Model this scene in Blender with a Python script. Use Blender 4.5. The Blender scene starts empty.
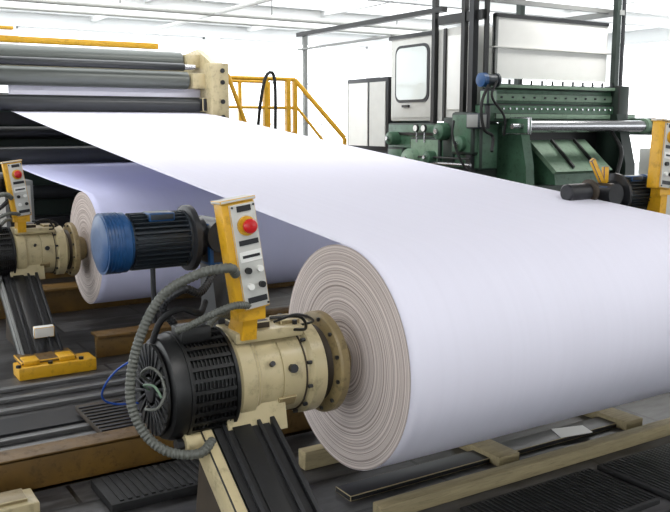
import bpy, bmesh, math, random
from mathutils import Vector, Matrix
random.seed(4)
S = bpy.context.scene
try:
    S.view_settings.view_transform = 'Standard'
    S.view_settings.look = 'None'
    S.view_settings.exposure = 0.42
except Exception: pass

# ---------------------------------------------------------------- materials
def srgb(c):
    return tuple(((x/255)/12.92 if x/255 <= .04045 else ((x/255+.055)/1.055)**2.4) for x in c)+(1,)
def mat(name, c, rough=.5, metal=0.0, var=.12, scale=6, bump=0.0, spec=.5, stretch=None, grime=0.0):
    m = bpy.data.materials.new(name); m.use_nodes = True
    nt = m.node_tree; n = nt.nodes; l = nt.links
    b = n['Principled BSDF']; b.inputs['Roughness'].default_value = rough; b.inputs['Metallic'].default_value = metal
    b.inputs['Specular IOR Level'].default_value = spec
    col = srgb(c)
    tc = n.new('ShaderNodeTexCoord'); mp = n.new('ShaderNodeMapping'); l.new(tc.outputs['Object'], mp.inputs['Vector'])
    if stretch: mp.inputs['Scale'].default_value = stretch
    no = n.new('ShaderNodeTexNoise'); no.inputs['Scale'].default_value = scale; no.inputs['Detail'].default_value = 6
    l.new(mp.outputs[0], no.inputs['Vector'])
    mx = n.new('ShaderNodeMix'); mx.data_type = 'RGBA'
    mx.inputs[6].default_value = tuple(min(1, v*(1-var*2)) for v in col[:3])+(1,)
    mx.inputs[7].default_value = tuple(min(1, v*(1+var)) for v in col[:3])+(1,)
    l.new(no.outputs['Fac'], mx.inputs[0]); out = mx.outputs[2]
    if grime:
        n2 = n.new('ShaderNodeTexNoise'); n2.inputs['Scale'].default_value = scale*3; n2.inputs['Detail'].default_value = 9; n2.inputs['Roughness'].default_value = .7
        l.new(mp.outputs[0], n2.inputs['Vector'])
        cr = n.new('ShaderNodeValToRGB'); cr.color_ramp.elements[0].position = .52; cr.color_ramp.elements[0].color = (0,0,0,1)
        cr.color_ramp.elements[1].position = .75; cr.color_ramp.elements[1].color = (grime,)*3+(1,)
        l.new(n2.outputs['Fac'], cr.inputs[0])
        m2 = n.new('ShaderNodeMix'); m2.data_type = 'RGBA'; l.new(cr.outputs[0], m2.inputs[0]); l.new(out, m2.inputs[6])
        m2.inputs[7].default_value = tuple(v*.22 for v in col[:3])+(1,); out = m2.outputs[2]
        ad = n.new('ShaderNodeMath'); ad.operation = 'MULTIPLY_ADD'; ad.inputs[1].default_value = .4; ad.inputs[2].default_value = rough
        l.new(cr.outputs[0], ad.inputs[0]); l.new(ad.outputs[0], b.inputs['Roughness'])
    l.new(out, b.inputs['Base Color'])
    if bump:
        bp = n.new('ShaderNodeBump'); bp.inputs['Strength'].default_value = bump; bp.inputs['Distance'].default_value = .01
        l.new(no.outputs['Fac'], bp.inputs['Height']); l.new(bp.outputs[0], b.inputs['Normal'])
    return m
M = dict(
 cream=mat('cream_enamel', (190,176,138), .3, 0, .14, 5, grime=.7),
 creamd=mat('aged_cream_enamel', (142,125,88), .4, 0, .2, 9, grime=.8),
 yellow=mat('yellow_paint', (214,162,30), .38, 0, .1, 6, grime=.6),
 yellowd=mat('grimy_yellow_paint', (104,76,26), .5, 0, .4, 5, grime=1),
 black=mat('black_enamel', (13,14,15), .42, 0, .2, 8),
 rubber=mat('black_rubber', (13,13,15), .7, 0, .2, 20, .3),
 dgrey=mat('dark_grey_metal', (40,41,44), .4, .3, .15, 8),
 grey=mat('grey_paint', (128,130,128), .45, 0, .08, 8),
 lgrey=mat('light_grey_panel', (192,192,187), .4, 0, .06, 8),
 steel=mat('brushed_steel', (185,185,188), .25, .9, .1, 8, 0, .5, (1,20,20)),
 rail=mat('worn_floor_rail_steel', (105,105,105), .42, .3, .25, 6, 0, .5, (.5,8,8), grime=.8),
 rollerg=mat('grey_rubber_roller', (96,100,96), .32, .2, .12, 4, 0, .5, (.3,6,6)),
 rollerd=mat('dark_rubber_roller', (50,52,54), .3, .2, .15, 4, 0, .5, (.3,6,6)),
 blue=mat('blue_enamel', (20,68,116), .38, 0, .2, 6, grime=.4),
 bluegrey=mat('blue_grey_motor', (40,47,54), .4, .2, .12, 8),
 green=mat('machine_green', (62,96,74), .42, 0, .25, 5, grime=.8),
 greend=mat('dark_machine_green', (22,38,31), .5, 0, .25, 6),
 greenl=mat('pale_machine_green', (112,138,116), .45, 0, .15, 6, grime=.6),
 conduit=mat('grey_conduit', (88,90,84), .5, 0, .12, 10),
 red=mat('red_plastic', (190,14,22), .3, 0, .03, 5),
 white=mat('white_label', (228,228,224), .5, 0, .03, 5),
 wall=mat('white_plaster', (246,248,248), .8, 0, .02, 1.5),
 ceil=mat('white_ceiling_paint', (240,241,240), .8, 0, .02, 1.5),
 frame=mat('white_window_frame', (246,247,247), .5, 0, .01, 3),
 wood=mat('pale_timber', (166,152,118), .6, 0, .22, 4, .1, .3, (1,12,12), grime=.6),
 bluecable=mat('blue_cable', (16,66,150), .4, 0, .05, 5),
 glass=mat('cabinet_window_glass', (205,212,210), .08, 0, .03, 3),
 rust=mat('brown_steel', (62,52,40), .6, .2, .3, 6),
)
def paper(name, c, rings=False):
    m = bpy.data.materials.new(name); m.use_nodes = True
    nt = m.node_tree; n = nt.nodes; l = nt.links; b = n['Principled BSDF']
    b.inputs['Roughness'].default_value = .75; b.inputs['Specular IOR Level'].default_value = .15
    tc = n.new('ShaderNodeTexCoord')
    if not rings:
        mp = n.new('ShaderNodeMapping'); mp.inputs['Scale'].default_value = (9, .2, .2); l.new(tc.outputs['Object'], mp.inputs['Vector'])
        no = n.new('ShaderNodeTexNoise'); no.inputs['Scale'].default_value = 3; no.inputs['Detail'].default_value = 4
        l.new(mp.outputs[0], no.inputs['Vector'])
        mx = n.new('ShaderNodeMix'); mx.data_type = 'RGBA'; col = srgb(c)
        mx.inputs[6].default_value = tuple(v*.95 for v in col[:3])+(1,); mx.inputs[7].default_value = col
        l.new(no.outputs['Fac'], mx.inputs[0]); l.new(mx.outputs[2], b.inputs['Base Color'])
    else:
        sp = n.new('ShaderNodeSeparateXYZ'); l.new(tc.outputs['Object'], sp.inputs[0])
        cb = n.new('ShaderNodeCombineXYZ'); l.new(sp.outputs[1], cb.inputs[0]); l.new(sp.outputs[2], cb.inputs[1])
        ln = n.new('ShaderNodeVectorMath'); ln.operation = 'LENGTH'; l.new(cb.outputs[0], ln.inputs[0])
        no = n.new('ShaderNodeTexNoise'); no.noise_dimensions = '1D'; no.inputs['Scale'].default_value = 95; no.inputs['Detail'].default_value = 5
        no.inputs['Roughness'].default_value = .75
        l.new(ln.outputs['Value'], no.inputs['W'])
        cr = n.new('ShaderNodeValToRGB'); cr.color_ramp.elements[0].position = .3; cr.color_ramp.elements[0].color = srgb((122,110,106))
        cr.color_ramp.elements[1].position = .62; cr.color_ramp.elements[1].color = srgb(c)
        l.new(no.outputs['Fac'], cr.inputs[0]); l.new(cr.outputs[0], b.inputs['Base Color'])
        bp = n.new('ShaderNodeBump'); bp.inputs['Strength'].default_value = .4; bp.inputs['Distance'].default_value = .003
        l.new(no.outputs['Fac'], bp.inputs['Height']); l.new(bp.outputs[0], b.inputs['Normal'])
    return m
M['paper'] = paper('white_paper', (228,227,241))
M['paper_shade'] = paper('shade_tinted_paper', (212,214,244))  # bluish tint puts the shade under the upper web into the colour
M['paperend'] = paper('paper_roll_end', (218,207,202), True)

def floor_mat():
    m = bpy.data.materials.new('worn_steel_plate_floor'); m.use_nodes = True
    nt = m.node_tree; n = nt.nodes; l = nt.links; b = n['Principled BSDF']
    tc = n.new('ShaderNodeTexCoord')
    br = n.new('ShaderNodeTexBrick'); br.inputs['Scale'].default_value = 1; br.inputs['Brick Width'].default_value = 1.8
    br.inputs['Row Height'].default_value = .42; br.inputs['Mortar Size'].default_value = .012
    br.inputs['Color1'].default_value = srgb((76,76,78)); br.inputs['Color2'].default_value = srgb((48,48,50)); br.inputs['Mortar'].default_value = srgb((12,11,10))
    l.new(tc.outputs['Object'], br.inputs['Vector'])
    no = n.new('ShaderNodeTexNoise'); no.inputs['Scale'].default_value = 3; no.inputs['Detail'].default_value = 9; no.inputs['Roughness'].default_value = .65
    mp = n.new('ShaderNodeMapping'); mp.inputs['Scale'].default_value = (.8,3,1); l.new(tc.outputs['Object'], mp.inputs['Vector']); l.new(mp.outputs[0], no.inputs['Vector'])
    mx = n.new('ShaderNodeMix'); mx.data_type = 'RGBA'; mx.blend_type = 'MULTIPLY'; mx.inputs[0].default_value = .95
    cr = n.new('ShaderNodeValToRGB'); cr.color_ramp.elements[0].position = .4; cr.color_ramp.elements[0].color = (.22,.2,.18,1); cr.color_ramp.elements[1].position = .6; cr.color_ramp.elements[1].color = (1.25,1.22,1.18,1)
    l.new(no.outputs['Fac'], cr.inputs[0]); l.new(br.outputs['Color'], mx.inputs[6]); l.new(cr.outputs[0], mx.inputs[7])
    l.new(mx.outputs[2], b.inputs['Base Color']); b.inputs['Roughness'].default_value = .42
    bp = n.new('ShaderNodeBump'); bp.inputs['Strength'].default_value = .4; bp.inputs['Distance'].default_value = .01
    l.new(br.outputs['Fac'], bp.inputs['Height']); bp.invert = True; l.new(bp.outputs[0], b.inputs['Normal'])
    return m
M['floor'] = floor_mat()

# ---------------------------------------------------------------- mesh builder
def empty(name, loc=(0,0,0)):
    e = bpy.data.objects.new(name, None); e.location = loc; e.empty_display_size = .2
    S.collection.objects.link(e); return e
class B:
    def __init__(s, name, parent=None, origin=None, T=None):
        s.name=name; s.parent=parent; s.bm=bmesh.new(); s.mats=[]; s.T=T or Matrix.Identity(4); s.origin=origin
    def mi(s, m):
        m = M[m]
        if m not in s.mats: s.mats.append(m)
        return s.mats.index(m)
    def _add(s, verts, faces, m, L=None):
        k = s.mi(m); A = s.T @ L if L is not None else s.T
        vs = [s.bm.verts.new(A @ Vector(v)) for v in verts]; out=[]
        for f in faces:
            try:
                fc = s.bm.faces.new([vs[i] for i in f]); fc.material_index = k; fc.smooth = True; out.append(fc)
            except ValueError: pass
        return vs, out
    def box(s, c, sz, m, rot=None, bev=0.0):
        x,y,z = [v/2 for v in sz]
        L = Matrix.Translation(Vector(c))
        if rot: L = L @ Matrix.Rotation(rot[2],4,'Z') @ Matrix.Rotation(rot[1],4,'Y') @ Matrix.Rotation(rot[0],4,'X')
        V=[(-x,-y,-z),(x,-y,-z),(x,y,-z),(-x,y,-z),(-x,-y,z),(x,-y,z),(x,y,z),(-x,y,z)]
        F=[(0,3,2,1),(4,5,6,7),(0,1,5,4),(1,2,6,5),(2,3,7,6),(3,0,4,7)]
        vs, fs = s._add(V,F,m,L)
        if bev>0:
            es = list({e for f in fs for e in f.edges})
            bmesh.ops.bevel(s.bm, geom=es, offset=min(bev,min(sz)*.45), segments=2, affect='EDGES', profile=.5, clamp_overlap=True)
        return s
    def b2(s, x0,x1,y0,y1,z0,z1, m, bev=0.0):
        return s.box(((x0+x1)/2,(y0+y1)/2,(z0+z1)/2),(abs(x1-x0),abs(y1-y0),abs(z1-z0)),m,None,bev)
    def lathe(s, p0, d, prof, m, seg=40):
        d = Vector(d).normalized(); q = d.to_track_quat('Z','Y').to_matrix().to_4x4()
        L = Matrix.Translation(Vector(p0)) @ q
        V=[];F=[]
        for t,r in prof:
            for i in range(seg):
                a=2*math.pi*i/seg; V.append((r*math.cos(a), r*math.sin(a), t))
        for j in range(len(prof)-1):
            for i in range(seg):
                k=(i+1)%seg; F.append((j*seg+i, j*seg+k, (j+1)*seg+k, (j+1)*seg+i))
        F.append(tuple(reversed(range(seg)))); F.append(tuple((len(prof)-1)*seg+i for i in range(seg)))
        s._add(V,F,m,L); return s
    def cyl(s, p0, p1, r, m, seg=24, r2=None):
        d = Vector(p1)-Vector(p0); h=d.length
        return s.lathe(p0, d, [(0,r),(h,r if r2 is None else r2)], m, seg)
    def tube(s, pts, r, m, corr=0.0, seg=10, step=None):
        P=[Vector(p) for p in pts]; P=[P[0]*2-P[1]]+P+[P[-1]*2-P[-2]]
        fine=[]
        for i in range(1,len(P)-2):
            for k in range(24):
                t=k/24; a,b,c,d=P[i-1],P[i],P[i+1],P[i+2]
                fine.append(.5*((2*b)+(c-a)*t+(2*a-5*b+4*c-d)*t*t+(3*b-a-3*c+d)*t**3))
        fine.append(P[-2])
        step = step or (r*.42 if corr else r*2)
        res=[fine[0]]; need=step
        for a,b in zip(fine[:-1],fine[1:]):
            L=(b-a).length; pos=0
            while L-pos>=need:
                pos+=need; res.append(a+(b-a)*(pos/L)); need=step
            need-=L-pos
        if len(res)<2: res.append(fine[-1])
        V=[];F=[]; up=Vector((.13,.2,1)).normalized(); n=len(res)
        tprev=(res[1]-res[0]).normalized(); nx=tprev.cross(up).normalized()
        for i,p in enumerate(res):
            t=(res[min(i+1,n-1)]-res[max(i-1,0)]).normalized()
            nx=(nx-t*nx.dot(t)).normalized(); ny=t.cross(nx)
            rr=r*(1-corr*(i%2))
            for k in range(seg):
                a=2*math.pi*k/seg; V.append(p+nx*rr*math.cos(a)+ny*rr*math.sin(a))
        for j in range(n-1):
            for k in range(seg):
                k2=(k+1)%seg; F.append((j*seg+k,j*seg+k2,(j+1)*seg+k2,(j+1)*seg+k))
        F.append(tuple(reversed(range(seg)))); F.append(tuple((n-1)*seg+k for k in range(seg)))
        s._add(V,F,m); return s
    def prism(s, poly, x0, x1, m, axis='X'):
        n=len(poly)
        f=(lambda x,a,b:(x,a,b)) if axis=='X' else ((lambda x,a,b:(a,x,b)) if axis=='Y' else (lambda x,a,b:(a,b,x)))
        V=[f(x0,a,b) for a,b in poly]+[f(x1,a,b) for a,b in poly]
        F=[tuple(range(n)),tuple(reversed(range(n,2*n)))]+[(i,i+n,(i+1)%n+n,(i+1)%n) for i in range(n)]
        s._add(V,F,m); return s
    def done(s):
        bmesh.ops.recalc_face_normals(s.bm, faces=s.bm.faces)
        for e in s.bm.edges:
            if len(e.link_faces)==2 and e.calc_face_angle(0)>.55: e.smooth=False
        o=Vector(s.origin) if s.origin is not None else Vector((0,0,0))
        if s.origin is None:
            lo=Vector((1e9,)*3); hi=Vector((-1e9,)*3)
            for v in s.bm.verts:
                for i in range(3): lo[i]=min(lo[i],v.co[i]); hi[i]=max(hi[i],v.co[i])
            o=(lo+hi)/2; o.z=lo.z
        for v in s.bm.verts: v.co-=o
        me=bpy.data.meshes.new(s.name); s.bm.to_mesh(me); s.bm.free()
        for m in s.mats: me.materials.append(m)
        ob=bpy.data.objects.new(s.name, me); ob.location=o; S.collection.objects.link(ob)
        if s.parent:
            ob.parent=s.parent; ob.matrix_parent_inverse=Matrix.Translation(-s.parent.location)
        return ob

# ---------------------------------------------------------------- room
XL,XR,YF,YB,ZC = -6.0,19.0,-4.0,20.0,4.4
B('floor').b2(XL-.2,XR+.2,YF-.2,YB+.2,-.2,0,'floor').done()
c=B('ceiling')
bays=[(9.8,12.8),(13.4,16.2),(16.8,19.6)]
cur=YF-.2
for p,q in bays:
    c.b2(XL-.2,XR+.2,cur,p,ZC,ZC+.2,'ceil'); cur=q
c.b2(XL-.2,XR+.2,cur,YB+.2,ZC,ZC+.2,'ceil')
c.b2(XL-.2,XL+1,9,YB,ZC,ZC+.2,'ceil'); c.b2(XR-1,XR+.2,9,YB,ZC,ZC+.2,'ceil')
c.done()
t=B('trim_1')
for y in (2.5,6,9.5,13.1,16.5): t.b2(XL,XR,y-.1,y+.1,ZC-.22,ZC,'ceil')
for x in (-2,2,6,10,14,18): t.b2(x-.05,x+.05,YF,YB,ZC-.1,ZC,'ceil')
t.done()
t=B('trim_2')
for p,q in bays:
    for k in range(1,12): x=-5+k*1.92; t.b2(x-.015,x+.015,p,q,ZC+.05,ZC+.1,'frame')
    t.b2(-5,18,(p+q)/2-.02,(p+q)/2+.02,ZC+.05,ZC+.11,'frame')
t.done()
def wall(name, axis, pos, a0, a1, wins, z0=.9, z1=4.1, th=.2, sgn=1):
    w=B(name)
    def bx(u0,u1,za,zb):
        if axis=='Y': w.b2(u0,u1,pos,pos+sgn*th,za,zb,'wall')
        else: w.b2(pos,pos+sgn*th,u0,u1,za,zb,'wall')
    bx(a0,a1,0,z0); bx(a0,a1,z1,ZC)
    cur=a0
    for (p,q) in wins: bx(cur,p,z0,z1); cur=q
    bx(cur,a1,z0,z1); w.done()
wn=[0]
def window(axis,pos,p,q,z0=.9,z1=4.1,nx=3,nz=3):
    wn[0]+=1; w=B('window_%d'%wn[0]); d=.03
    def bx(u0,u1,za,zb):
        if axis=='Y': w.b2(u0,u1,pos-d,pos+d,za,zb,'frame')
        else: w.b2(pos-d,pos+d,u0,u1,za,zb,'frame')
    bx(p,q,z0,z0+.05); bx(p,q,z1-.05,z1); bx(p,p+.05,z0,z1); bx(q-.05,q,z0,z1)
    for i in range(1,nx): u=p+(q-p)*i/nx; bx(u-.012,u+.012,z0+.05,z1-.05)
    for i in range(1,nz): z=z0+(z1-z0)*i/nz; bx(p+.05,q-.05,z-.012,z+.012)
    w.done()
wb=[(-5,-1),(-.6,3.9),(4.3,8.8),(9.2,13.7),(14.1,18.6)]
wall('wall_back','Y',YB,XL,XR,wb)
for p,q in wb: window('Y',YB+.08,p,q)
wr=[(-2,2),(2.5,6.8),(7.2,11.4),(11.8,15.8),(16.2,19.6)]
wall('wall_right','X',XR,YF,YB,wr)
for p,q in wr: window('X',XR+.08,p,q)
wall('wall_left','X',XL,YF,YB,wr,sgn=-1)
for p,q in wr: window('X',XL-.08,p,q)
wf=[(-3,1),(6,10),(13,17)]
wall('added_front_wall','Y',YF,XL,XR,wf,z0=1.6,z1=3.8,sgn=-1)  # unseen wall behind the camera, added to cut fill light
for p,q in wf: window('Y',YF-.08,p,q,1.6,3.8)

# ---------------------------------------------------------------- paper rolls and webs
X0,X1=2.19,4.68; CZ=.82
def roll(yc,R,pm):
    r=B('paper_roll',origin=((X0+X1)/2,yc,CZ))
    random.seed(int(yc*10))
    seg=128
    L=X1-X0
    rr=[.085,.1]+[.1+(R-.1)*i/44 for i in range(1,45)]
    left=[(random.uniform(-.0035,.0025) if 0<i<len(rr)-1 else 0, v) for i,v in enumerate(rr)]
    q=[(.16,.02),(.16,.08)]+left
    r.lathe((X0,yc,CZ),(1,0,0),q,'paperend',seg)
    r.lathe((X0+.001,yc,CZ),(1,0,0),[(0,R*.995),(0.0005,R),(L-.002,R),(L-.001,R*.99)],pm,seg)
    r.lathe((X1-.002,yc,CZ),(1,0,0),[(0,R-.001),(.003,R-.002),(.002,.1),(-.16,.08),(-.16,.02)],'paperend',seg)
    r.done()
R1,R2=.555,.52
roll(3.41,R1,'paper'); roll(7.83,R2,'paper_shade')
def web(name, prof, x0, x1, pm, nx=40):
    bm=bmesh.new(); rows=[]
    for j,(y,z) in enumerate(prof):
        rows.append([bm.verts.new((x0+(x1-x0)*i/nx, y, z)) for i in range(nx+1)])
    for j in range(len(prof)-1):
        for i in range(nx):
            f=bm.faces.new((rows[j][i],rows[j][i+1],rows[j+1][i+1],rows[j+1][i])); f.smooth=True
    me=bpy.data.meshes.new(name); bm.to_mesh(me); bm.free(); me.materials.append(M[pm])
    o=bpy.data.objects.new(name,me); S.collection.objects.link(o)
    so=o.modifiers.new('thickness','SOLIDIFY'); so.thickness=.001; so.offset=0
    return o
def webprof(yc,R,yr,zr,rr,up_to):
    th=math.atan2(zr-rr-(CZ+R),yr-yc)
    P=[]
    for k in range(72,-1,-1):
        a=th+k*.045; P.append((yc-(R+.002)*math.sin(a), CZ+(R+.002)*math.cos(a)))
    A=P[-1]; e=(yr+rr*math.sin(th), zr-rr*math.cos(th))
    for k in range(1,20): f=k/20; P.append((A[0]+(e[0]-A[0])*f, A[1]+(e[1]-A[1])*f - .012*math.sin(math.pi*f)))
    for k in range(9):
        a=-math.pi/2+th+(math.pi/2-th)*k/8; P.append((yr+(rr+.002)*math.cos(a), zr+(rr+.002)*math.sin(a)))
    P.append((yr+rr+.002, up_to))
    return P
web('paper_web', webprof(3.41,R1,10.7,2.21,.1,2.5), X0+.003,X1-.003,'paper')
web('paper_web', webprof(7.83,R2,10.87,1.58,.11,1.64), X0+.003,X1-.003,'paper_shade')

# ---------------------------------------------------------------- unwind stand
def stand(yc, mirror=False, motor=True, panel=True, moff=(0,0,0), poff=(0,0,0)):
    mx=(lambda x: 6.87-x) if mirror else (lambda x:x)
    sg=-1 if mirror else 1; D=(sg,0,0)
    e=empty('unwind_stand',(mx(1.6),yc,0))
    o_=-.03
    b=B('chuck_barrel',e)
    b.lathe((mx(1.56+o_),yc,CZ),D,[(0,.15),(.005,.2),(.02,.215),(.09,.215),(.10,.203),(.11,.203),(.115,.198),(.22,.198),(.222,.192),(.228,.192),(.23,.198),(.36,.198),(.365,.205),(.375,.222),(.44,.222),(.45,.205),(.455,.155),(.50,.155)],'cream',64)
    b.lathe((mx(2.055+o_),yc,CZ),D,[(0,.2),(.008,.238),(.018,.245),(.05,.245),(.06,.235),(.06,.12),(.13,.11),(.155,.095),(.16,.06)],'creamd',64)
    b.lathe((mx(2.035+o_),yc,CZ),D,[(0,.17),(.02,.185),(.022,.2)],'rust',64)
    b.lathe((mx(1.90+o_),yc,CZ),D,[(0,.19),(.001,.205),(.006,.205),(.007,.19)],'rust',64)
    for k in range(12):
        a=k*math.pi/6+.2
        b.cyl((mx(1.905+o_),yc+.212*math.cos(a),CZ+.212*math.sin(a)),(mx(1.925+o_),yc+.212*math.cos(a),CZ+.212*math.sin(a)),.009,'dgrey',6)
        b.cyl((mx(2.05+o_),yc+.222*math.cos(a),CZ+.222*math.sin(a)),(mx(2.066+o_),yc+.222*math.cos(a),CZ+.222*math.sin(a)),.01,'dgrey',6)
    b.box((mx(1.72),yc-.03,CZ+.205),(.34,.22,.05),'cream',bev=.008)
    b.box((mx(1.85),yc-.03,CZ+.235),(.10,.12,.03),'creamd',bev=.005)
    b.box((mx(1.66),yc-.03,CZ+.24),(.16,.14,.04),'rust',bev=.005)
    for dx in (-.14,.12):
        for dy in (-.08,.06): b.cyl((mx(1.74)+dx,yc-.03+dy,CZ+.23),(mx(1.74)+dx,yc-.03+dy,CZ+.25),.013,'dgrey',6)
    b.cyl((mx(1.80),yc-.19,CZ+.05),(mx(1.80),yc-.215,CZ+.055),.02,'dgrey',10)
    b.cyl((mx(1.70),yc-.185,CZ+.08),(mx(1.70),yc-.20,CZ+.09),.012,'dgrey',10)
    b.box((mx(1.78),yc-.17,CZ-.10),(.09,.02,.05),'creamd',rot=(.5,0,0),bev=.003)
    b.done()
    b=B('drive_motor',e)
    b.lathe((mx(1.22),yc,CZ),D,[(0,.05),(.001,.14),(.005,.19),(.02,.22),(.05,.232),(.09,.234),(.095,.22),(.31,.22),(.315,.21),(.33,.19)],'black',64)
    for k in range(11):
        t=.11+k*.018
        b.lathe((mx(1.22)+sg*t,yc,CZ),D,[(0,.2),(.001,.232),(.006,.232),(.007,.2)],'black',56)
    for k in range(30):
        a=2*math.pi*k/30; L=Matrix.Translation((mx(1.405),yc,CZ)) @ Matrix.Rotation(a,4,'X')
        T=b.T; b.T=L; b.box((0,0,.226),(.20,.016,.026),'black'); b.T=T
    b.lathe((mx(1.30),yc,CZ),D,[(0,.2),(.001,.240),(.016,.240),(.017,.2)],'black',56)
    b.lathe((mx(1.51),yc,CZ),D,[(0,.2),(.001,.238),(.016,.238),(.017,.2)],'black',56)
    for k in range(24):
        a=2*math.pi*k/24; T=b.T; b.T=Matrix.Translation((mx(1.212),yc,CZ)) @ Matrix.Rotation(a,4,'X')
        b.box((0,0,.135),(.02,.012,.13),'dgrey',bev=.002); b.T=T
    b.lathe((mx(1.195),yc,CZ),D,[(0,.04),(.004,.055),(.03,.06),(.04,.03)],'dgrey',24)
    for rr in (.10,.15,.195): b.lathe((mx(1.208),yc,CZ),D,[(0,rr-.006),(.0005,rr+.006),(.012,rr+.006),(.0125,rr-.006)],'black',48)
    b.box((mx(1.38),yc-.05,CZ+.24),(.14,.12,.07),'black',bev=.01)
    b.done()
    b=B('swing_arm',e)
    top=Vector((0,yc,.74)); bot=Vector((0,yc-.98,.06)); Ln=(bot-top).length
    T=b.T; b.T=Matrix.Translation((0,(top.y+bot.y)/2,(top.z+bot.z)/2)) @ Matrix.Rotation(math.atan2(top.z-bot.z,top.y-bot.y),4,'X')
    xa,xb=sorted((mx(1.38),mx(1.71)))
    w0='cream' if not mirror else 'black'
    b.b2(xa+.02,xb-.01,-Ln/2,Ln/2,-.17,.01,'black',.006)
    if yc<5: b.b2(xa-.02,xa+.035,-Ln/2,Ln/2,-.10,.03,w0,.006)
    else: b.b2(xa,xa+.03,-Ln/2,Ln/2,-.05,.03,'grey' if not mirror else 'black',.004)
    b.b2(xb-.025,xb,-Ln/2,Ln/2,-.12,.045,'dgrey',.004)
    b.b2(xa+.04,xb-.03,-Ln/2,Ln/2-.05,.01,.028,'rubber')
    b.b2(xa+.075,xa+.095,-Ln/2,Ln/2-.06,.028,.044,'dgrey',.003)
    b.b2(xb-.09,xb-.07,-Ln/2,Ln/2-.06,.028,.044,'dgrey',.003)
    b.b2(xa+.12,xb-.12,-Ln/2,Ln/2-.1,.028,.036,'black',.003)
    b.T=T
    xm=(xa+xb)/2
    b.prism([(yc-.20,CZ-.22),(yc+.2,CZ-.22),(yc+.17,CZ-.06),(yc-.17,CZ-.06)],xa+.1,xb+.06,'cream')
    b.cyl((xa-.09,yc-.14,.60),(xa+.0,yc-.14,.60),.055,'cream',24)
    b.cyl((xa-.12,yc-.14,.60),(xa-.08,yc-.14,.60),.03,'dgrey',8)
    b.box((xa-.03,yc-.05,.66),(.12,.1,.16),'rust',bev=.01)
    b.prism([(yc-.2,0),(yc+.25,0),(yc+.12,.62),(yc-.05,.62)],xm-.05,xm+.05,'rust')
    b.done()
    b=B('pivot_foot',e)
    b.b2(mx(1.30)if not mirror else mx(1.90),mx(1.90)if not mirror else mx(1.30),yc-1.22,yc-1.0,0,.10,'yellow',.01)
    b.b2(xa-.05,xb+.05,yc-1.16,yc-.88,.10,.13,'yellowd',.008)
    b.b2(xa-.03,xa+.09,yc-1.18,yc-1.02,.10,.14,'yellow',.008); b.b2(xb-.09,xb+.03,yc-1.18,yc-1.02,.10,.14,'yellow',.008)
    for dx in (-.24,0,.24): b.cyl((xm+dx,yc-1.19,.10),(xm+dx,yc-1.19,.12),.02,'dgrey',6)
    b.box((xm+.05,yc-.80,.27),(.16,.05,.09),'white',rot=(.2,0,0),bev=.004)
    b.done()
    if motor:
        ox,oy,oz=moff
        b=B('geared_motor',e); y=yc+.2+oy; z=1.44+oz
        xs=lambda x: mx(x)+ox
        b.lathe((xs(1.06),y,z),D,[(0,.06),(.002,.10),(.012,.122),(.03,.13),(.115,.132),(.12,.125),(.13,.118)],'blue',48)
        for k in range(6): b.lathe((xs(1.075+.014*k),y,z),D,[(0,.12),(.0005,.134),(.003,.134),(.0035,.12)],'blue',48)
        b.lathe((xs(1.185),y,z),D,[(0,.105),(.26,.105),(.26,.13),(.28,.13)],'bluegrey',32)
        for k in range(32):
            a=2*math.pi*k/32; T=b.T; b.T=Matrix.Translation((xs(1.325),y,z)) @ Matrix.Rotation(a,4,'X')
            b.box((0,0,.112),(.25,.005,.03),'bluegrey'); b.T=T
        b.box((xs(1.33),y-.03,z+.11),(.12,.10,.04),'bluegrey',bev=.008)
        b.lathe((xs(1.455),y,z),D,[(0,.13),(.01,.15),(.035,.15),(.04,.10),(.06,.09),(.09,.09),(.10,.075),(.2,.07)],'dgrey',40)
        b.box((xs(1.60),y,z-.03),(.12,.2,.2),'rust',bev=.02)
        b.cyl((xs(1.60),y-.12,z+.01),(xs(1.60),y+.12,z+.01),.075,'dgrey',28)
        b.prism([(y-.06,z-.1),(y+.06,z-.1),(y+.05-oy*.8,CZ+.18),(y-.15-oy*.8,CZ+.18)],xs(1.56),xs(1.64),'dgrey')
        b.cyl((xs(1.3),y-.02,CZ+.25),(xs(1.3),y-.02,z-.1),.012,'dgrey',8)
        if mirror:
            b.lathe((xs(1.76),y,z+.03),D,[(0,.05),(.005,.06),(.20,.06),(.21,.05)],'dgrey',28)
            b.cyl((xs(1.6),y,z+.02),(xs(1.8),y,z+.03),.03,'steel',14)
            b.lathe((xs(1.72),y,z+.03),D,[(0,.06),(.01,.085),(.03,.085),(.04,.06)],'rust',28)
            b.box((xs(1.64),y+.02,z+.16),(.04,.03,.22),'yellow',rot=(0,-.6,0),bev=.004)
            b.box((xs(1.56),y+.02,z+.12),(.05,.03,.16),'yellow',bev=.004)
        b.done()
    if panel:
        px,py,pz=poff
        pc=Vector((mx(1.58)+px,yc-.16+py,1.395+pz))
        b=B('control_box',e,T=Matrix.Translation(pc) @ Matrix.Rotation(-.13*sg,4,'Y') @ Matrix.Rotation(-.05,4,'X'))
        b.box((0,.01,0),(.155,.08,.47),'yellow',bev=.006)
        b.box((.014,-.035,0),(.118,.012,.455),'lgrey',bev=.002)
        b.box((.0,0.01,.243),(.165,.10,.015),'lgrey',bev=.003)
        b.lathe((.018,-.04,.13),(0,-1,0),[(0,.042),(.012,.042),(.014,.03)],'yellow',28)
        b.lathe((.018,-.05,.13),(0,-1,0),[(0,.02),(.02,.02),(.021,.03),(.035,.032),(.045,.027),(.05,.015)],'red',28)
        b.box((.018,-.043,.205),(.065,.004,.025),'dgrey')
        b.box((.018,-.043,.06),(.09,.005,.022),'dgrey')
        b.box((.018,-.043,.0),(.10,.005,.045),'white'); b.box((.018,-.047,.0),(.08,.004,.012),'dgrey')
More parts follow.
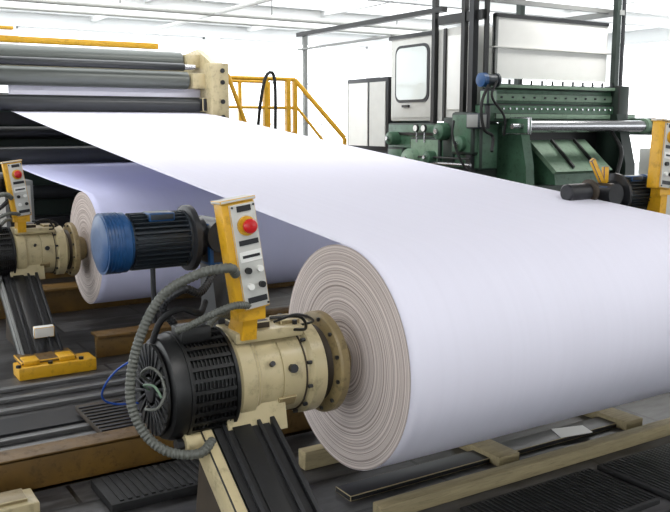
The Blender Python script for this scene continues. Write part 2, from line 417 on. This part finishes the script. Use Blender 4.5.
        for k in range(2):
            for j in (0,1):
                b.cyl((-.008+.055*j,-.04,-.06-.07*k),(-.008+.055*j,-.06,-.06-.07*k),.014,('black','white')[(j+k)%2],16)
        b.box((.018,-.043,-.19),(.09,.005,.025),'dgrey')
        for sx in (-.035,.065):
            for sz in (-.215,.215): b.cyl((sx,-.038,sz),(sx,-.046,sz),.005,'dgrey',8)
        b.T=Matrix.Identity(4)
        b.prism([(pc.y+.0,CZ+.2),(pc.y+.16,CZ+.2),(pc.y+.06,pc.z-.2),(pc.y-.02,pc.z-.2)],pc.x-.01,pc.x+.06,'yellow')
        b.prism([(pc.x-.04,pc.z-.28),(pc.x+.09,pc.z-.28),(pc.x+.09,pc.z-.2),(pc.x-.04,pc.z-.16)],pc.y-.03,pc.y+.05,'yellow','Y')
        b.done()
    if motor and not mirror:
        b=B('flexible_conduit',e); o=yc-3.41
        P=lambda L:[(x,y+o,z) for x,y,z in L]
        b.tube(P([(1.52,3.2,1.33),(1.467,3.155,1.365),(1.35,3.22,1.337),(1.22,3.29,1.243),(1.123,3.314,1.05),(1.08,3.30,.847),(1.115,3.254,.697),(1.195,3.19,.616),(1.31,3.14,.60),(1.40,3.2,.62)]),.022,'conduit',.16,12)
        b.tube(P([(1.60,3.22,1.18),(1.5,3.17,1.2),(1.42,3.2,1.17),(1.33,3.3,1.10),(1.30,3.34,1.08)]),.017,'conduit',.16,12)
        b.tube(P([(1.55,3.5,1.28),(1.45,3.42,1.22),(1.36,3.38,1.25),(1.28,3.42,1.18),(1.34,3.45,1.08)]),.019,'dgrey',.16)
        b.tube(P([(1.66,3.45,1.25),(1.6,3.38,1.12),(1.5,3.33,1.13),(1.44,3.33,1.08)]),.017,'conduit',.16)
        b.tube(P([(1.50,3.48,1.16),(1.42,3.36,1.14),(1.34,3.36,1.17),(1.26,3.40,1.12),(1.22,3.43,1.0)]),.014,'rubber')
        b.tube(P([(1.20,3.40,.86),(1.15,3.36,.91),(1.17,3.30,.95),(1.20,3.26,.92),(1.20,3.22,.86),(1.17,3.22,.80),(1.14,3.28,.78),(1.18,3.38,.76)]),.0065,'conduit')
        b.tube(P([(1.19,3.38,.83),(1.15,3.33,.87),(1.17,3.26,.88),(1.19,3.22,.83)]),.005,'greenl')
        b.tube(P([(1.68,3.2,1.12),(1.80,3.15,1.12),(1.86,3.2,1.05),(1.84,3.28,1.03)]),.007,'black')
        b.tube(P([(1.7,3.2,1.10),(1.77,3.12,1.14),(1.9,3.2,1.08),(1.88,3.3,1.04)]),.006,'black')
        b.tube(P([(1.24,3.55,.95),(1.12,3.62,.86),(1.08,3.7,.74),(1.14,3.72,.68),(1.3,3.7,.66),(1.45,3.65,.60)]),.005,'bluecable')
        b.done()
    return e
stand(3.41); stand(7.83)
stand(3.41,True,True,True,(-.48,.45,.02),(-.12,.62,.34))
stand(7.83,True,False,False)

# ---------------------------------------------------------------- roller section (background left)
e=empty('printing_press_rollers',(3.4,11,0))
b=B('rollers',e)
def roller(x0,x1,y,z,r,m,jr=.035):
    b.lathe((x0,y,z),(1,0,0),[(0,r*.9),(.01,r),(x1-x0-.01,r),(x1-x0,r*.9)],m,40)
    b.cyl((x0-.3,y,z),(x1+.15,y,z),jr,'steel',16)
roller(.6,4.62,10.7,2.21,.098,'rollerd')
roller(.6,4.45,10.75,2.53,.115,'rollerg')
roller(.6,4.45,10.95,2.79,.12,'rollerg')
roller(.6,4.35,10.6,2.69,.05,'rollerd')
roller(.6,4.62,10.87,1.58,.108,'rollerd')
roller(.6,4.6,11.1,1.85,.08,'black')
roller(.6,4.6,10.9,1.12,.09,'rollerd')
b.done()
b=B('side_frame',e)
b.prism([(10.35,1.0),(11.5,1.0),(11.5,2.9),(10.9,2.95),(10.45,2.75),(10.45,2.0),(10.35,1.9)],4.66,4.74,'cream')
b.b2(4.64,4.90,10.40,10.62,1.9,2.75,'cream',.02)
b.b2(4.74,4.90,10.62,11.4,0,2.6,'creamd',.01)
b.prism([(10.4,0),(11.5,0),(11.5,2.9),(10.6,2.9)],.42,.5,'cream')
for z in (2.05,2.25,2.5,2.65): b.cyl((4.80,10.38,z),(4.80,10.41,z),.03,'dgrey',16)
b.b2(4.58,4.70,10.55,10.9,2.12,2.3,'dgrey',.01)
b.b2(4.47,4.70,10.6,10.9,2.42,2.62,'cream',.02)
b.b2(4.47,4.70,10.8,11.1,2.7,2.88,'cream',.02)
b.done()
b=B('cross_members',e)
b.b2(.5,4.3,11.35,11.45,2.97,3.05,'yellow',.01)
b.b2(.5,2.4,11.3,11.4,3.12,3.16,'yellow',.01)
b.b2(.5,4.72,11.6,11.8,2.66,2.86,'cream',.01)
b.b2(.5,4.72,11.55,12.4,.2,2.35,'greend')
b.b2(.5,4.72,11.3,11.5,1.95,2.1,'black')
b.b2(.5,4.72,10.9,11.2,.5,.8,'dgrey')
b.b2(.5,4.72,11.0,12.0,0,.25,'yellowd')
b.done()
b=B('electrical_cabinet'); b.b2(1.75,2.15,9.6,10.0,0,1.35,'grey',.01); b.b2(1.78,2.12,9.585,9.6,.1,1.3,'lgrey',.004); b.cyl((2.08,9.57,.7),(2.08,9.57,.85),.012,'dgrey'); b.done()

# ---------------------------------------------------------------- yellow guard rail with stairs
b=B('safety_railing')
yr=11.3
def post(x,y,z0,z1,w=.05): b.b2(x-w/2,x+w/2,y-w/2,y+w/2,z0,z1,'yellow')
xs=[5.2,5.9,6.4]
for x in xs: post(x,yr,0,2.62,.06)
post(6.28,yr,0,2.62,.07)
b.cyl((5.2,yr,2.62),(6.4,yr,2.62),.03,'yellow'); b.cyl((5.2,yr,2.2),(6.4,yr,2.2),.022,'yellow')
b.b2(5.2,6.4,yr-.01,yr+.02,1.72,1.85,'yellow')
b.cyl((6.4,yr,2.62),(7.1,yr-.3,1.75),.035,'yellow'); b.cyl((6.4,yr,2.25),(7.0,yr-.3,1.4),.022,'yellow'); post(7.1,yr-.3,0,1.75)
b.cyl((5.02,yr-.6,2.62),(5.42,yr-.6,1.6),.03,'yellow'); post(5.42,yr-.6,0,1.6)
b.cyl((5.02,yr-.6,2.62),(5.2,yr,2.62),.025,'yellow')
b.b2(5.2,6.45,yr-.02,yr+.9,1.55,1.62,'yellowd')
for x in xs: post(x,yr+.85,0,2.62,.05)
b.cyl((5.2,yr+.85,2.62),(6.4,yr+.85,2.62),.025,'yellow')
b.tube([(5.7,yr-.1,1.7),(5.75,yr-.15,2.3),(5.85,yr-.15,2.66),(5.98,yr-.15,2.6),(6.0,yr-.12,1.7)],.025,'rubber')
b.done()

# ---------------------------------------------------------------- green coating machine
cx,cy=7.64,8.35
e=empty('green_coating_machine',(9,9.8,0))
b=B('machine_body',e)
b.b2(cx+.05,10.1,8.75,10.55,0,1.35,'greend',.02)
b.b2(cx-.02,cx+.3,8.5,10.6,1.35,1.98,'green',.03)
b.b2(cx-.06,cx+.3,9.3,10.0,1.3,1.78,'greenl',.04)
b.b2(cx-.12,cx+.1,8.55,9.0,1.55,2.12,'green',.04)
b.b2(cx-.05,cx+.1,9.02,9.25,1.4,2.05,'greend',.02)
b.b2(cx-.10,cx+.1,10.1,10.5,1.35,1.62,'green',.03)
b.b2(cx-.04,cx+.1,9.1,10.5,1.80,1.84,'black')
for (y,z,r) in ((9.9,1.45,.16),(9.2,1.86,.12),(8.78,1.7,.11),(10.35,1.75,.1),(9.45,1.5,.09)):
    b.lathe((cx-.20,y,z),(1,0,0),[(0,r*.4),(.01,r*.5),(.02,r*.9),(.05,r),(.2,r)],'greenl' if r>.14 else 'green',32)
    b.cyl((cx-.23,y,z),(cx-.18,y,z),r*.3,'steel',16)
for (y,z) in ((9.62,1.9),(9.8,1.9),(8.65,2.02)):
    b.lathe((cx-.08,y,z),(-1,0,0),[(0,.055),(.03,.055),(.032,.05)],'black',20); b.lathe((cx-.113,y,z),(-1,0,0),[(0,.045),(.002,.044)],'white',20)
    b.cyl((cx-.08,y,z-.2),(cx-.08,y,z),.012,'steel',8)
b.cyl((cx-.1,8.6,1.42),(cx-.1,10.5,1.42),.02,'steel',10); b.cyl((cx-.12,8.6,1.50),(cx-.12,9.7,1.50),.014,'black',10)
b.b2(cx-.04,10.3,8.40,8.62,1.98,2.22,'green',.02)
b.b2(cx+.1,10.5,8.36,8.44,2.02,2.10,'greenl',.01)
for k in range(20): b.cyl((cx+.25+k*.115,8.40,2.16),(cx+.25+k*.115,8.37,2.16),.013,'steel',8)
b.b2(cx+.05,10.2,8.45,8.6,2.22,2.42,'green',.01)
b.b2(cx+.12,10.1,8.43,8.46,2.26,2.36,'greenl',.005)
for k in range(12): b.cyl((cx+.25+k*.2,8.44,2.31),(cx+.25+k*.2,8.41,2.31),.014,'dgrey',8)
b.b2(cx,10.3,8.38,8.5,2.42,2.48,'greenl',.01)
for k in range(12): b.cyl((cx+.2+k*.2,8.44,2.48),(cx+.2+k*.2,8.44,2.54),.016,'dgrey',8)
b.b2(8.30,9.95,8.60,8.75,1.0,1.98,'black')
b.prism([(8.0,.95),(8.62,.95),(8.62,1.72),(8.50,1.72),(8.08,1.35)],8.55,9.55,'green')
b.prism([(7.98,1.33),(8.04,1.30),(8.50,1.66),(8.50,1.74)],8.50,9.60,'greenl')
b.prism([(7.9,.85),(8.6,.85),(8.6,1.15),(8.0,1.15)],8.2,9.9,'greend')
b.box((8.85,8.22,1.56),(.03,.56,.04),'black',rot=(.70,0,0)); b.box((9.3,8.22,1.56),(.03,.56,.04),'black',rot=(.70,0,0))
b.prism([(8.1,0),(8.75,0),(8.75,2.0),(8.35,2.0),(8.2,1.4)],8.15,8.30,'green')
b.prism([(8.0,0),(8.75,0),(8.75,2.1),(8.25,2.1),(8.05,1.4)],9.95,10.15,'greend')
b.tube([(9.75,8.2,1.9),(9.78,8.0,1.6),(9.7,7.98,1.3),(9.6,8.0,1.0)],.03,'black')
b.done()
b=B('steel_roller',e)
b.lathe((8.05,8.12,1.93),(1,0,0),[(0,.07),(.01,.08),(2.30,.08),(2.31,.07)],'steel',40)
b.lathe((10.36,8.12,1.93),(1,0,0),[(0,.05),(.01,.11),(.08,.11),(.09,.05)],'greenl',28)
b.cyl((7.8,8.12,1.93),(10.6,8.12,1.93),.035,'steel',16)
b.b2(7.98,8.04,8.0,8.5,1.82,2.05,'green',.02); b.b2(10.46,10.54,8.0,8.5,1.8,2.05,'green',.02)
b.done()
b=B('operator_cabinet',e)
b.b2(cx,cx+.9,9.48,10.56,2.0,3.23,'lgrey',.03)
b.b2(cx-.02,cx,9.52,10.52,2.05,3.18,'lgrey',.008)
def rrect(x, yc_, zc_, w, h, r, m, th):
    P=[]
    for (sx,sy,a0) in ((1,1,0),(-1,1,90),(-1,-1,180),(1,-1,270)):
        for k in range(6):
            a=math.radians(a0+k*18); P.append((yc_+sx*(w/2-r)+r*math.cos(a), zc_+sy*(h/2-r)+r*math.sin(a)))
    b.prism(P,x,x+th,m)
rrect(cx-.035,10.0,2.68,.80,.82,.12,'dgrey',.02)
rrect(cx-.045,10.0,2.68,.72,.74,.10,'glass',.02)
b.b2(cx-.06,cx-.01,10.05,10.2,2.2,2.235,'dgrey')
b.b2(cx,cx+.5,8.80,9.44,2.0,3.25,'lgrey',.01)
b.b2(cx-.02,cx,8.92,9.22,2.15,3.15,'white',.01)
b.b2(cx-.03,cx-.01,9.25,9.3,2.0,3.25,'black')
b.b2(cx-.03,cx-.0,9.48,10.58,3.18,3.25,'dgrey',.005)
b.done()
b=B('front_screen',e)
b.b2(cx+.2,10.0,8.52,8.55,2.56,3.36,'white'); b.b2(cx+.2,10.0,8.50,8.58,3.34,3.39,'dgrey'); b.b2(cx+.15,10.05,8.48,8.58,2.95,2.965,'lgrey')
b.b2(cx+.2,cx+.23,8.50,8.58,2.5,3.36,'grey')
b.done()
b=B('frame_posts',e)
for (x,y,w,z1,m) in ((cx-.03,9.48,.07,4.2,'black'),(cx-.03,8.86,.07,4.2,'black'),(cx-.05,8.66,.09,3.9,'dgrey'),(cx+.03,8.5,.05,3.6,'black'),(10.10,8.45,.08,4.3,'greend'),(10.24,8.45,.04,4.3,'dgrey'),(10.2,10.5,.1,4.0,'greend'),(cx+.05,13.2,.07,3.5,'grey')):
    b.b2(x-w/2,x+w/2,y-w/2,y+w/2,0 if m!='black' else 1.98,z1,m)
b.b2(cx-.07,cx+.03,9.3,13.3,3.47,3.54,'black'); b.b2(cx-.05,cx+.02,10.5,13.3,3.24,3.27,'grey')
b.b2(cx,10.3,8.6,8.65,3.54,3.60,'grey'); b.b2(10.1,10.2,8.4,10.6,3.5,3.57,'grey')
b.b2(cx-.05,cx+.05,8.5,9.4,3.3,3.42,'black')
b.b2(10.05,10.27,8.3,8.6,1.2,2.5,'greend',.02)
b.done()
b=B('side_box',e)
b.b2(cx,cx+.9,10.62,11.76,1.55,2.67,'dgrey',.01)
b.b2(cx-.015,cx,10.68,11.1,1.62,2.6,'lgrey'); b.b2(cx-.015,cx,11.16,11.7,1.62,2.6,'white')
b.b2(cx+.1,cx+.8,10.7,11.7,0,1.55,'greend')
b.done()
b=B('side_motor',e)
b.lathe((cx-.16,8.38,2.52),(1,0,0),[(0,.05),(.01,.08),(.1,.085),(.1,.075),(.25,.075),(.25,.09),(.28,.09)],'bluegrey',28)
b.lathe((cx-.17,8.38,2.52),(1,0,0),[(0,.05),(.01,.09),(.08,.092)],'blue',28)
b.cyl((cx-.02,8.38,2.42),(cx-.02,8.38,1.9),.03,'dgrey',12)
b.b2(cx-.1,cx+.06,8.3,8.46,2.2,2.4,'greenl',.02)
b.tube([(cx-.1,8.3,2.45),(cx-.25,8.25,2.2),(cx-.2,8.25,1.9),(cx,8.3,1.8),(cx-.1,8.2,1.6)],.02,'rubber')
b.tube([(cx,8.25,2.5),(cx-.12,8.2,2.3),(cx+.1,8.2,2.05),(cx+.15,8.25,1.8)],.016,'rubber')
b.tube([(cx-.15,8.9,2.0),(cx-.25,8.8,1.8),(cx-.2,8.7,1.5),(cx-.1,8.6,1.3)],.016,'rubber')
b.b2(cx-.2,cx-.05,8.35,8.6,1.9,2.1,'grey',.02)
b.done()
b=B('instrument_rack')
b.b2(10.7,11.3,8.2,8.7,0,1.2,'lgrey',.02); b.b2(10.8,11.1,8.15,8.5,1.2,1.6,'lgrey',.02); b.b2(10.83,11.07,8.13,8.15,1.28,1.52,'dgrey')
b.b2(11.4,11.8,8.3,8.7,0,1.5,'lgrey',.02); b.done()

# ---------------------------------------------------------------- floor structures
b=B('steel_floor_beam'); b.b2(-.6,2.7,4.50,4.56,0,.20,'yellowd',.004); b.b2(-.6,2.7,4.50,4.66,.185,.205,'yellowd',.003); b.b2(-.6,2.7,4.5,4.70,0,.02,'rust')
for k in range(7): b.b2(-.4+k*.5,-.38+k*.5,4.56,4.64,0,.185,'rust')
b.done()
b=B('steel_floor_beam'); b.b2(2.0,6.5,6.95,7.0,0,.18,'yellowd',.005); b.b2(2.0,6.5,6.9,7.1,.18,.20,'yellowd',.004); b.done()
b=B('steel_floor_beam'); b.b2(1.0,6.5,8.9,9.0,0,.25,'yellowd',.005); b.b2(1.0,6.5,8.8,9.1,.25,.28,'yellowd',.004); b.done()
b=B('floor_rail')
for y in (5.0,5.15,5.32,5.9,6.15,6.4): b.b2(-1.0,6.2,y-.03,y+.03,0,.03,'rail',.004)
b.b2(-1,6.2,5.45,5.75,0,.015,'dgrey')
b.done()
b=B('wooden_skid'); b.b2(2.3,5.6,3.97,4.05,0,.11,'wood',.006)
for x in (3.35,4.45): b.b2(x-.08,x+.08,3.42,3.97,0,.06,'wood',.005)
b.b2(2.3,4.64,3.22,3.30,0,.08,'wood',.006)
b.b2(2.3,4.6,3.5,3.65,0,.03,'dgrey',.004)
b.done()
b=B('paper_scrap'); b.prism([(3.86,3.50),(4.10,3.46),(4.14,3.58),(3.92,3.64)],.032,.036,'white','Z'); b.done()
b=B('rubber_mat'); b.b2(2.7,3.65,2.62,3.1,0,.03,'rubber',.005)
for k in range(30): b.b2(2.73+k*.031,2.74+k*.031,2.64,3.08,.03,.036,'black')
b.done()
b=B('rubber_mat'); b.b2(3.72,4.9,2.55,3.1,0,.03,'rubber',.005)
for k in range(36): b.b2(3.75+k*.032,3.76+k*.032,2.57,3.08,.03,.036,'black')
b.done()
b=B('rubber_mat'); b.b2(1.2,1.95,4.02,4.4,0,.05,'rubber',.005)
for k in range(16): b.b2(1.25+k*.042,1.27+k*.042,4.04,4.38,.05,.058,'rubber')
b.done()
b=B('metal_grating'); b.b2(1.45,1.75,4.98,5.6,.035,.075,'rust',.005)
for k in range(9): b.b2(1.45,1.75,5.01+k*.062,5.03+k*.062,.075,.083,'dgrey')
b.done()
b=B('cream_steel_block'); b.b2(.55,.87,4.10,4.30,0,.12,'cream',.01); b.b2(.6,.82,4.13,4.27,.12,.14,'creamd',.005); b.done()
b=B('beige_crate'); b.b2(5.9,6.9,4.6,5.4,0,.45,'wood',.01); b.b2(5.85,6.95,4.55,5.45,.45,.5,'wood',.01); b.done()

# ceiling pipes, and unseen area lights added to brighten the hall
b=B('ceiling_pipe')
b.cyl((1.5,15,4.0),(13,15,4.0),.05,'lgrey'); b.cyl((1.5,15.4,3.9),(13,15.4,3.9),.03,'lgrey'); b.cyl((6.8,5,4.0),(6.8,19.5,4.0),.04,'lgrey')
for x in (2,5,8,11): b.cyl((x,15,4.0),(x,15,4.4),.012,'grey',8)
b.done()
def added_lamp(x,y,lx,ly,W,col=(1,.98,.95)):
    b=B('added_light_housing'); b.b2(x-lx/2-.03,x+lx/2+.03,y-ly/2-.03,y+ly/2+.03,ZC-.14,ZC-.1,'lgrey'); b.cyl((x,y,ZC-.1),(x,y,ZC),.03,'lgrey'); o=b.done()
    L=bpy.data.lights.new('added_ceiling_fill','AREA'); L.shape='RECTANGLE'; L.size=lx; L.size_y=ly; L.energy=W; L.color=col
    q=bpy.data.objects.new('added_area_light',L); q.location=(x,y,ZC-.15); S.collection.objects.link(q)
    q.parent=o; q.matrix_parent_inverse=Matrix.Translation(-o.location)
for x in (0,5.0,10.0):
    for y in (1.0,7.8): added_lamp(x,y,2.6,.6,55 if y<2 else 60)

# ---------------------------------------------------------------- world
w=bpy.data.worlds.new('bright_overcast_sky'); S.world=w; w.use_nodes=True
bg=w.node_tree.nodes['Background']; bg.inputs[0].default_value=(.95,.98,1,1); bg.inputs[1].default_value=2.8

# ---------------------------------------------------------------- camera
cam=bpy.data.cameras.new('camera'); cam.sensor_width=36; cam.lens=848/670*36
co=bpy.data.objects.new('camera',cam); co.location=(0,0,1.95); co.rotation_euler=(math.radians(90-8.8),0,math.radians(-32.2))
S.collection.objects.link(co); S.camera=co
